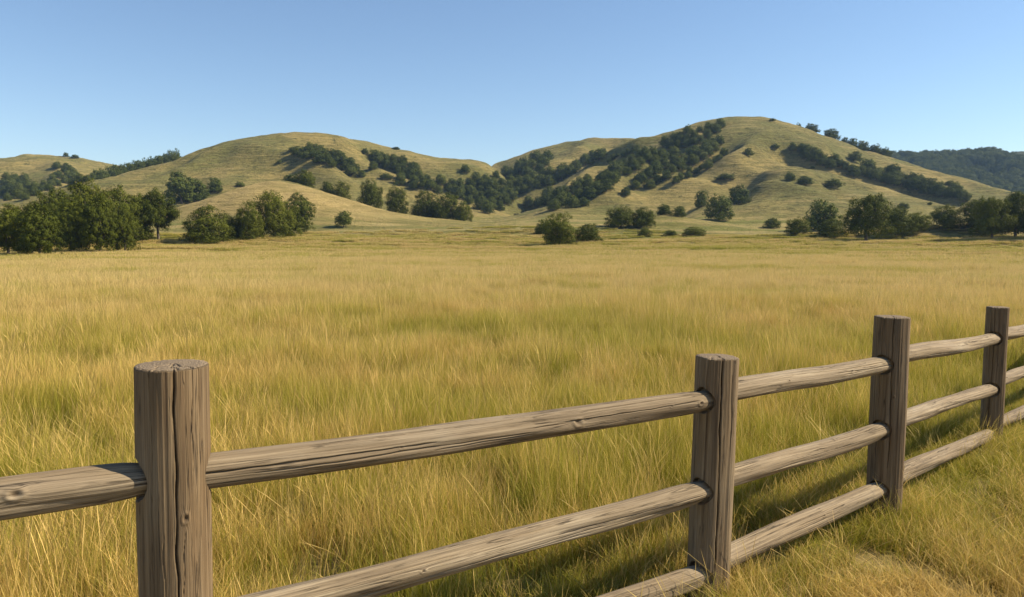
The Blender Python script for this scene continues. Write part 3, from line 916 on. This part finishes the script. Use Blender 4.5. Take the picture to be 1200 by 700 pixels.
PROTO = {}
def proto(kind, near):
    key = (kind, near)
    if key not in PROTO:
        lst = []
        nv = 5 if near else 4
        for k in range(nv):
            sd = 1000 + 37 * k + 11 * sum(map(ord, kind)) + (5 if near else 0)
            cm = crown_mesh('crown', sd, kind, 24000 if near else 8000, .0115 if near else .021, M_leaf if near else M_leaf_far)
            lst.append((cm, trunk_mesh('trunk', sd + 1, kind)))
        PROTO[key] = lst
    return PROTO[key]

tcount = [0]
def tree(x, y, z, wid, hgt, kind='oak', near=False, name='oak_tree', label='', cat='tree', group=None, variant=None, rot=None, parts=True):
    tcount[0] += 1
    g = random.Random(tcount[0] * 13 + 5)
    lst = proto(kind, near); v = g.randrange(len(lst)) if variant is None else variant % len(lst)
    o = bpy.data.objects.new(name, None if parts else lst[v][0]); C.objects.link(o)
    o.location = (x, y, z - .02 * hgt); o.rotation_euler = (0, 0, g.uniform(0, 2 * PI) if rot is None else rot)
    o.scale = (wid, wid, hgt)
    tag(o, label, cat, group)
    if parts:
        link('crown', lst[v][0], o); link('trunk', lst[v][1], o)
    return o

ORD = ['first', 'second', 'third', 'fourth', 'fifth', 'sixth', 'seventh', 'eighth', 'ninth', 'tenth', 'eleventh', 'twelfth']

def place(px, base, wpx, hpx, **kw):
    """a tree whose foot is seen at (px, base) and that looks wpx by hpx pixels"""
    q = hit(px, base)
    if q is None: return None
    s = q[1] / F                     # metres in a pixel at that depth
    near = kw.pop('near', q[3] < 260)
    k = {'oak': .93, 'bush': .93, 'open': .9, 'wide': .95, 'tall': .9}[kw.get('kind', 'oak')]
    return tree(q[0], q[1], q[2], wpx * s * 1.02, hpx * s * 1.02, near=near, **kw)

def behind(hn, px, foot, wpx, hpx, back=14., **kw):
    """a tree rooted just over a hill's crest, its top where the picture has it"""
    h = [q for q in HILLS if q['n'] == hn][0]
    d = ray(px, foot); th = math.atan2(d[0], d[1])
    rc = float(smooth_interp(np.array([th]), h['th'], h['rc'])[0]) + back
    x, y = rc * math.sin(th), rc * math.cos(th); z = float(terrain(np.array([x]), np.array([y]))[0])
    ztop = at(px, foot - hpx, y).z
    hh = max(ztop - z, hpx * y / F * .7); near = kw.pop('near', rc < 360)
    return tree(x, y, z, wpx * y / F * 1.02, hh, near=near, **kw)

# --- single trees: px, base y, width px, height px, kind, name, label
SINGLES = [
    # left grove, front row
    (10, 300, 56, 58, 'tall', 'oak_tree', 'bushy oak of the big left grove, cut by the left edge of the photo'),
    (46, 301, 50, 61, 'tall', 'oak_tree', 'rounded oak second from the photo edge in the left grove\'s front row'),
    (84, 297, 42, 62, 'tall', 'oak_tree', 'dark oak in the middle of the front row of the big left grove'),
    (117, 297, 44, 68, 'tall', 'oak_tree', 'broad oak right of centre in the front row of the big left grove'),
    (146, 296, 32, 52, 'tall', 'oak_tree', 'bushy oak at the right end of the front row of the big left grove'),
    (70, 289, 56, 64, 'tall', 'oak_tree', 'oak looking over the front row from behind at the left of the big left grove'),
    (104, 288, 58, 73, 'tall', 'oak_tree', 'tallest oak of the big left grove, its dome topping the back row'),
    (140, 286, 50, 64, 'tall', 'oak_tree', 'oak behind the right end of the front row of the big left grove'),
    (163, 283, 36, 52, 'tall', 'oak_tree', 'low oak closing the big left grove beside the slim oak with bare trunk'),
    (30, 287, 50, 44, 'wide', 'oak_tree', 'low crown behind the leftmost oaks of the big left grove'),
    (186, 282, 44, 57, 'open', 'oak_tree', 'slim oak with a bare trunk standing at the right end of the left grove'),
    # oaks at the foot of the golden knoll
    (243, 285, 60, 42, 'bush', 'oak_tree', 'low round dark oak like a dome, left of the clump below the golden knoll'),
    (273, 280, 34, 26, 'bush', 'bush', 'small bush between the round oak and the tight clump below the golden knoll'),
    (292, 281, 38, 44, 'bush', 'oak_tree', 'left oak of the tight clump below the golden knoll'),
    (322, 279, 56, 52, 'wide', 'oak_tree', 'broad middle oak of the tight clump below the golden knoll'),
    (351, 274, 38, 46, 'tall', 'oak_tree', 'right oak of the tight clump below the golden knoll'),
    (403, 267, 20, 19, 'oak', 'small_tree', 'thin sparse little tree alone on the foot of the golden knoll'),
    # oak and neighbours above the left grove
    (213, 239, 40, 36, 'oak', 'oak_tree', 'big oak with a bare trunk on the slope above the left grove'),
    (231, 235, 28, 24, 'bush', 'bush', 'bush leaning on the right side of the big oak above the left grove'),
    (252, 226, 19, 17, 'bush', 'oak_tree', 'small round oak just right of the big oak above the left grove'),
    (292, 217, 22, 15, 'bush', 'oak_tree', 'small dark oak on the slope behind the top of the golden knoll'),
    (281, 219, 12, 6, 'bush', 'bush', 'flat bush at the left foot of the small oak behind the golden knoll top'),
    # between knoll and left hill
    ('F', 340, 214, 22, 9, 'bush', 'bush', 'low bush left of the rounded oak behind the golden knoll crest'),
    ('F', 359, 217, 26, 18, 'bush', 'oak_tree', 'rounded oak behind the crest of the golden knoll, right of the low bush'),
    ('F', 384, 224, 20, 11, 'bush', 'bush', 'left of two low dark bushes along the right shoulder of the golden knoll'),
    ('F', 400, 229, 24, 16, 'bush', 'bush', 'right of two low dark bushes along the right shoulder of the golden knoll'),
    ('F', 434, 240, 32, 29, 'bush', 'oak_tree', 'left one of the three big oaks behind the right shoulder of the knoll'),
    ('F', 465, 246, 28, 28, 'bush', 'oak_tree', 'middle one of the three big oaks behind the right shoulder of the knoll'),
    ('F', 500, 254, 38, 30, 'wide', 'oak_tree', 'right one of the three big oaks behind the right shoulder of the knoll'),
    ('F', 523, 257, 38, 30, 'wide', 'oak_tree', 'wide oak just right of the three big oaks at the knoll shoulder'),
    ('F', 543, 258, 24, 22, 'bush', 'oak_tree', 'last small oak where the knoll shoulder meets the flat field'),
    # left hill singles
    (342, 178, 9, 5, 'bush', 'bush', 'tiny bush left of the dark grove high on the left hill'),
    (328, 192, 7, 4, 'bush', 'bush', 'tiny bush alone on the upper left face of the left hill'),
    (428, 181, 9, 7, 'bush', 'bush', 'little bush right of the slanting grove high on the left hill'),
    (437, 199, 12, 9, 'bush', 'bush', 'small bush midway down the right side of the left hill'),
    (452, 210, 16, 7, 'bush', 'bush', 'flat bush in the fold on the lower right of the left hill'),
    (545, 202, 12, 9, 'bush', 'oak_tree', 'small round oak alone on the thin golden ridge between the hills'),
    (464, 175.5, 10, 3, 'bush', 'bush', 'tiny dark bush on the skyline right of the left hill top'),
    # far left hill summit
    (77, 184, 7, 5, 'bush', 'oak_tree', 'tiny left one of two dark trees on the far left hill skyline'),
    (88, 185.5, 10, 4, 'bush', 'oak_tree', 'tiny right one of two dark trees on the far left hill skyline'),
    (67, 198, 12, 8, 'bush', 'oak_tree', 'small oak alone above the woods on the far left hill'),
    (81, 202, 14, 8, 'bush', 'oak_tree', 'wide little oak above the right part of the woods on the far left hill'),
    # centre front
    (655, 289, 44, 38, 'wide', 'oak_tree', 'spreading bright green oak standing alone in the middle of the field edge'),
    (637, 276, 22, 18, 'bush', 'bush', 'small round crown leaning out on the left of the lone middle oak'),
    (688, 284, 34, 21, 'bush', 'bush', 'low bushy shrub against the right side of the lone middle oak'),
    (727, 267, 38, 24, 'bush', 'oak_tree', 'left crown of the wide dark clump right of the lone middle oak'),
    (752, 267, 34, 23, 'bush', 'oak_tree', 'right crown of the wide dark clump right of the lone middle oak'),
    (755, 278, 18, 11, 'bush', 'bush', 'small round bush in the grass below the wide dark clump'),
    (786, 277, 18, 7, 'bush', 'bush', 'low pale bush between the two darker bushes at the field edge'),
    (813, 277, 30, 11, 'bush', 'bush', 'flat dark bush at the far field edge right of the pale bush'),
    (778, 252, 20, 12, 'bush', 'bush', 'left of two low bushes behind the small swell below the right hill'),
    (797, 254, 16, 12, 'bush', 'bush', 'right of two low bushes behind the small swell below the right hill'),
    (822, 243, 18, 19, 'bush', 'oak_tree', 'upper left oak of the cluster at the foot of the right hill spur'),
    (842, 258, 34, 28, 'wide', 'oak_tree', 'lower middle oak of the cluster at the foot of the right hill spur'),
    (866, 240, 30, 22, 'bush', 'oak_tree', 'upper right oak of the cluster at the foot of the right hill spur'),
    (884, 265, 32, 16, 'bush', 'bush', 'wide bush at the field edge right of the cluster at the spur foot'),
    (905, 268, 20, 12, 'bush', 'bush', 'small bush between the wide bush and the rounded oaks on the right'),
    (877, 183, 12, 9, 'bush', 'oak_tree', 'small oak on the crest of the front spur of the right hill'),
    (850, 211, 22, 7, 'bush', 'bush', 'flat scrubby bush on the face of the front spur'),
    # right front
    (935, 275, 31, 19, 'bush', 'bush', 'low round bush at the left of the right hand oaks'),
    (963, 271, 44, 35, 'bush', 'oak_tree', 'rounded dark oak between the low round bush and the big right oak'),
    (973, 278, 36, 20, 'bush', 'bush', 'pale green bush at the foot of the rounded dark oak'),
    (1015, 283, 56, 53, 'oak', 'oak_tree', 'big round oak with two short trunks standing forward on the right'),
    (1050, 277, 44, 34, 'bush', 'oak_tree', 'bushy oak against the right side of the big round oak'),
    (1072, 272, 34, 22, 'bush', 'bush', 'low bush right of the bushy oak beside the big round oak'),
    (1108, 268, 38, 26, 'wide', 'oak_tree', 'low spreading oak at the left end of the right edge group'),
    (1135, 280, 48, 46, 'oak', 'oak_tree', 'leaning oak with visible trunk in the middle of the right edge group'),
    (1162, 281, 46, 48, 'oak', 'oak_tree', 'full dark oak at the right side of the right edge group'),
    (1190, 279, 56, 52, 'oak', 'oak_tree', 'oak of the right edge group, cut by the right edge of the photo'),
    (1150, 272, 60, 36, 'wide', 'oak_tree', 'low crown filling the gap behind the leaning oak at the right edge'),
    (1225, 281, 50, 46, 'oak', 'oak_tree', 'oak just past the right edge of the photo'),
    # right hill singles
    (908, 174, 11, 5, 'bush', 'bush', 'small bush high on the right hill left of the slanting tree line'),
    (1002, 190, 16, 12, 'bush', 'oak_tree', 'left of two small oaks above the tree line on the right hill'),
    (1016, 199, 20, 13, 'bush', 'oak_tree', 'right of two small oaks above the tree line on the right hill'),
    (925, 212, 13, 10, 'bush', 'bush', 'left of three bushes on the open face of the front spur'),
    (943, 217, 18, 10, 'bush', 'bush', 'middle of three bushes on the open face of the front spur'),
    (976, 219, 24, 9, 'bush', 'bush', 'right of three bushes on the open face of the front spur'),
    (952, 198, 6, 3, 'bush', 'bush', 'tiny dark bush between tree line and spur face on the right hill'),
    (1058, 245, 15, 7, 'bush', 'bush', 'small dark bush on the slope above the big round oak'),
    (1090, 240, 6, 3, 'bush', 'bush', 'tiny bush on the slope right of the small dark bush above the oaks'),
    (1113, 218, 14, 6, 'bush', 'bush', 'small bush on the golden slope near the lower end of the right tree line'),
    (905, 142, 8, 3, 'bush', 'bush', 'tiny bush on the skyline at the top of the right hill'),
]
for row in SINGLES:
    if row[0] == 'F':
        _, px, by, w, h, kind, nm, lab = row
        behind('F', px, by, w, h, 10., kind=kind, name=nm, label=lab, cat='bush' if nm == 'bush' else 'tree'); continue
    px, by, w, h, kind, nm, lab = row
    place(px, by, w, h, kind=kind, name=nm, label=lab, cat='bush' if nm == 'bush' else 'tree', parts=(h > 12 and nm != 'bush'))

# --- groves: polygon of tree feet in the picture, crown size in pixels, spacing
def in_poly(x, y, poly):
    c = False; n = len(poly); j = n - 1
    for i in range(n):
        xi, yi = poly[i]; xj, yj = poly[j]
        if (yi > y) != (yj > y) and x < (xj - xi) * (y - yi) / (yj - yi) + xi: c = not c
        j = i
    return c

def grove(poly, size, spacing, what, group, seed, kind='bush', nmax=60, yoff=2.0):
    g = random.Random(seed); pts = []
    x0 = min(p[0] for p in poly); x1 = max(p[0] for p in poly); y0 = min(p[1] for p in poly); y1 = max(p[1] for p in poly)
    for _ in range(4000):
        x = g.uniform(x0, x1); y = g.uniform(y0, y1)
        if not in_poly(x, y, poly): continue
        if all(math.hypot(x - a, (y - b) * 1.6) > spacing for a, b in pts): pts.append((x, y))
        if len(pts) >= nmax: break
    pts.sort()
    n = len(pts)
    res = []
    if n:
        low = max(pts, key=lambda p: p[1]); high = min(pts, key=lambda p: p[1])
    for k, (x, y) in enumerate(pts):
        s = size * g.uniform(.75, 1.25)
        if n == 1: lab = what % 'the only oak'
        elif k == 0: lab = what % 'leftmost oak'
        elif k == n - 1: lab = what % 'rightmost oak'
        elif n <= 12: lab = what % (ORD[k] + ' oak from the left')
        elif (x, y) == low: lab = what % 'lowest standing oak'
        elif (x, y) == high: lab = what % 'highest standing oak'
        elif k < 6: lab = what % (ORD[k] + ' oak from the left')
        elif n - 1 - k < 6: lab = what % (ORD[n - 1 - k] + ' oak from the right')
        else: lab = what % 'one of the inner oaks'
        place(x, y + yoff, s * g.uniform(1.05, 1.4), s, kind=kind, name='oak_tree', label=lab, group=group, parts=True, near=False)
    return n

def zp(ox, oy, pts, k=3.89): return [(ox + a / k, oy + b / k) for a, b in pts]
tot = 0
GRO = [
    (zp(300, 140, [(190, 150), (240, 135), (300, 140), (290, 168), (230, 175), (192, 168)]), 9, 6, '%s of the small dark clump high on the left hill', 'oaks high on the left hill', 1),
    (zp(300, 140, [(280, 190), (340, 160), (400, 185), (450, 215), (490, 262), (440, 258), (370, 210), (300, 205)]), 11, 7, '%s in the slanting grove high on the left hill', 'oaks of the slanting grove on the left hill', 2),
    (zp(300, 140, [(540, 180), (620, 185), (710, 215), (745, 260), (700, 262), (640, 238), (560, 205)]), 11, 7.5, '%s in the narrow grove right of the left summit', 'oaks of the narrow grove on the left hill', 3),
    (zp(300, 140, [(640, 265), (740, 255), (800, 280), (900, 300), (900, 345), (790, 330), (650, 305)]), 11.5, 9.5, '%s at the left end of the wooded valley', 'oaks at the left of the wooded valley', 4),
    (zp(300, 140, [(900, 300), (960, 295), (1060, 265), (1167, 245), (1167, 330), (1060, 340), (960, 345), (900, 345)]), 11, 9.5, '%s in the upper part of the wooded valley', 'oaks of the upper wooded valley', 5),
    (zp(300, 140, [(900, 350), (1167, 340), (1167, 360), (1100, 400), (1150, 418), (1010, 425), (960, 385)]), 13, 10, '%s along the bottom of the wooded valley', 'oaks of the wooded valley bottom', 6),
    (zp(600, 120, [(0, 310), (60, 280), (165, 255), (130, 320), (60, 345), (0, 350)]), 11, 9.5, '%s in the dark wood left of the middle hill', 'oaks on the flank of the middle hill', 7),
    (zp(600, 120, [(0, 370), (120, 350), (210, 330), (295, 305), (290, 320), (200, 365), (110, 395), (0, 425)]), 12, 8, '%s in the tree line at the middle hill foot', 'oaks at the foot of the middle hill', 8),
    (zp(600, 120, [(318, 270), (370, 250), (425, 232), (425, 248), (350, 285), (318, 292)]), 11, 7, '%s in the small clump on the face of the middle hill', 'oaks of the clump on the middle hill', 9),
    (zp(600, 120, [(440, 262), (500, 230), (590, 192), (592, 205), (500, 250), (445, 272)]), 6, 7, '%s in the thin line left of the right summit', 'oaks along the upper left edge of the right hill', 10),
    (zp(600, 120, [(670, 195), (760, 150), (880, 115), (955, 110), (955, 125), (860, 175), (780, 212), (700, 212)]), 9.5, 8.5, '%s in the topmost dark wood of the right hill', 'oaks of the topmost wood on the right hill', 11),
    (zp(600, 120, [(480, 300), (560, 262), (650, 225), (660, 240), (600, 290), (500, 340), (470, 345)]), 11, 8.5, '%s in the upper gully wood left of the right hill', 'oaks of the upper gully wood', 12),
    (zp(600, 120, [(60, 468), (170, 430), (270, 405), (370, 350), (470, 320), (470, 350), (420, 410), (330, 468), (200, 485), (70, 488)]), 13, 11, '%s in the lower gully wood under the right hill', 'oaks of the lower gully wood', 13),
    (zp(600, 120, [(660, 250), (760, 230), (790, 290), (750, 330), (690, 360), (600, 400), (500, 428), (580, 370), (640, 310)]), 12.5, 11, '%s in the wood between two spurs, right hill', 'oaks of the wood between two spurs', 14),
    (zp(600, 120, [(800, 260), (860, 215), (930, 180), (945, 185), (880, 250), (815, 285)]), 12, 8, '%s in the small wood just under the right summit', 'oaks below the right summit', 15),
    (zp(600, 120, [(740, 365), (830, 305), (900, 265), (985, 225), (985, 240), (890, 300), (770, 368)]), 9, 7, '%s in the thin wood behind the front spur crest', 'oaks just behind the front spur crest', 16),
    (zp(900, 120, [(95, 205), (170, 218), (250, 255), (330, 285), (330, 305), (250, 285), (160, 245)]), 10, 6.5, '%s in the upper slanting tree line, right hill', 'oaks of the upper slanting tree line', 17),
    (zp(900, 120, [(330, 290), (410, 320), (480, 335), (560, 325), (570, 365), (480, 355), (400, 335), (330, 310)]), 12, 7.5, '%s in the middle slanting tree line, right hill', 'oaks of the middle slanting tree line', 18),
    (zp(900, 120, [(570, 330), (640, 350), (720, 370), (800, 405), (880, 415), (900, 448), (800, 432), (680, 398), (570, 372)]), 12, 7.5, '%s in the lower slanting tree line, right hill', 'oaks of the lower slanting tree line', 19),
    (zp(0, 140, [(0, 300), (40, 270), (90, 265), (130, 300), (200, 320), (120, 360), (20, 370), (0, 350)]), 10, 8, '%s in the left wood of the far left hill', 'oaks on the left of the far left hill', 20),
    (zp(0, 140, [(200, 300), (250, 265), (300, 230), (340, 250), (410, 275), (300, 300), (210, 325)]), 9, 7.5, '%s in the right wood of the far left hill', 'oaks on the right of the far left hill', 21),
]
for gr in GRO:
    tot += grove(*gr)

# oaks along the skyline of the right hill's right shoulder, feet just over the crest
SK = [(936, 151, 8, 4), (950, 156, 17, 8), (974, 164, 20, 10), (990, 170, 10, 6), (999, 173, 12, 8), (1010, 177, 15, 9), (1025, 182, 16, 10), (1037, 186, 14, 10)]
for k, (px, by, w, h) in enumerate(SK):
    behind('D', px, by, w * 1.1, h + 3, 8., kind='bush', name='oak_tree', group='oaks on the right hill skyline',
         label=ORD[k] + ' oak from the left in the skyline row on the right hill shoulder')
# the long belt behind the left flank of the left hill
gb = random.Random(4)
BX = [110 + 7.2 * k for k in range(14)]
for k, px in enumerate(BX):
    foot = 211.5 + (188 - 211.5) * ((px - 108) / 96) ** 1.05
    for row in range(2):
        pos = ('lower ' if row == 0 else 'upper ')
        n = k + 1 if k < 7 else 14 - k
        behind('B', px + gb.uniform(-1.5, 1.5) + 3.5 * row, foot - 4 * row, gb.uniform(12, 16), gb.uniform(7, 9.5), 12. + 22 * row, kind='bush', name='oak_tree', group='oaks of the long belt on the left',
               label='%s oak from the %s, %s row of the belt between left hills' % (ORD[n - 1], 'left' if k < 7 else 'right', 'front' if row == 0 else 'back'))

# the wooded far ridge: one mass of trees nobody could count
def far_wood():
    g = np.random.default_rng(5)
    n = 9000
    th = g.uniform(math.atan(300 / 900), math.radians(47), n); r = np.sqrt(g.uniform(760 ** 2, 1330 ** 2, n))
    x = r * np.sin(th); y = r * np.cos(th); zz = terrain(x, y)
    keep = (zz - base_z(th, r) > 6)
    hD = HILLS[3]; rd = smooth_interp(th, hD['th'], hD['rc'])
    x, y, zz, r = x[keep], y[keep], zz[keep], r[keep]
    m = len(x)
    protos = [bpy.data.objects.new('c', proto('bush', False)[k][0]) for k in range(4)]
    rot = np.zeros((m, 3)); rot[:, 2] = g.uniform(0, 6.28, m)
    w = g.uniform(11, 17, m); hh = g.uniform(9, 14, m)
    scatter('forest', np.stack([x, y, zz - .5], -1), rot, np.stack([w, w, hh], -1), g.integers(0, 4, m), protos, 'blue-green forest covering the far ridge at the right', 'forest')
far_wood()
print('trees', tcount[0], 'in groves', tot)

# ------------------------------------------------------------------ haze
def haze():
    me = bpy.data.meshes.new('haze')
    a, zl, zh = 3100., -12., 190.
    v = [(x, y, z) for z in (zl, zh) for x, y in ((-a, -a), (a, -a), (a, a), (-a, a))]
    f = [(0, 3, 2, 1), (4, 5, 6, 7), (0, 1, 5, 4), (1, 2, 6, 5), (2, 3, 7, 6), (3, 0, 4, 7)]
    me.from_pydata(v, [], f)
    m, nt = new_mat('haze_air')
    out = N(nt, 'ShaderNodeOutputMaterial'); pv = N(nt, 'ShaderNodeVolumePrincipled')
    pv.inputs['Color'].default_value = (.42, .64, 1, 1); pv.inputs['Density'].default_value = .00010
    pv.inputs['Anisotropy'].default_value = .2
    L(nt, pv.outputs[0], out.inputs['Volume'])
    me.materials.append(m); o = link('haze', me); tag(o, kind='stuff', label='thin blue haze over the far hills', cat='haze')
USE_HAZE = True
if USE_HAZE: haze()

# ------------------------------------------------------------------ light, sky, camera
SUN_EL = math.radians(40); SUN_A = math.radians(4)     # A: from +X towards +Y
sdir = Vector((math.cos(SUN_EL) * math.cos(SUN_A), math.cos(SUN_EL) * math.sin(SUN_A), math.sin(SUN_EL)))
sl = bpy.data.lights.new('sun', 'SUN'); sl.energy = 5.0; sl.angle = math.radians(.5); sl.color = (1, .885, .67)
so = bpy.data.objects.new('sun', sl); C.objects.link(so); so.rotation_euler = sdir.to_track_quat('Z', 'Y').to_euler(); so.location = (0, 0, 30)

w = bpy.data.worlds.new('World'); SC.world = w; w.use_nodes = True
nt = w.node_tree
for n in list(nt.nodes): nt.nodes.remove(n)
wo = nt.nodes.new('ShaderNodeOutputWorld'); bg = nt.nodes.new('ShaderNodeBackground'); sk = nt.nodes.new('ShaderNodeTexSky')
sk.sky_type = 'NISHITA'; sk.sun_disc = False; sk.sun_elevation = SUN_EL; sk.sun_rotation = math.radians(90) - SUN_A
sk.air_density = 1.0; sk.dust_density = 0.0; sk.ozone_density = 3.0; sk.altitude = 100
bg.inputs[1].default_value = .092
nt.links.new(sk.outputs[0], bg.inputs[0]); nt.links.new(bg.outputs[0], wo.inputs[0])

cam = bpy.data.cameras.new('camera'); co = bpy.data.objects.new('camera', cam); C.objects.link(co)
cam.sensor_width = 36; cam.lens = 36 * F / 1200; cam.clip_start = .05; cam.clip_end = 8000
co.location = (0, 0, H); co.rotation_euler = (math.pi / 2 - PITCH, 0, 0)
SC.camera = co
SC.view_settings.view_transform = 'Standard'; SC.view_settings.look = 'None'; SC.view_settings.exposure = .72; SC.view_settings.gamma = 1
SC.cycles.max_bounces = 6; SC.cycles.diffuse_bounces = 3; SC.cycles.transmission_bounces = 3; SC.cycles.transparent_max_bounces = 8
SC.cycles.volume_bounces = 0
SC.cycles.use_denoising = True

print('LONG', WARN)
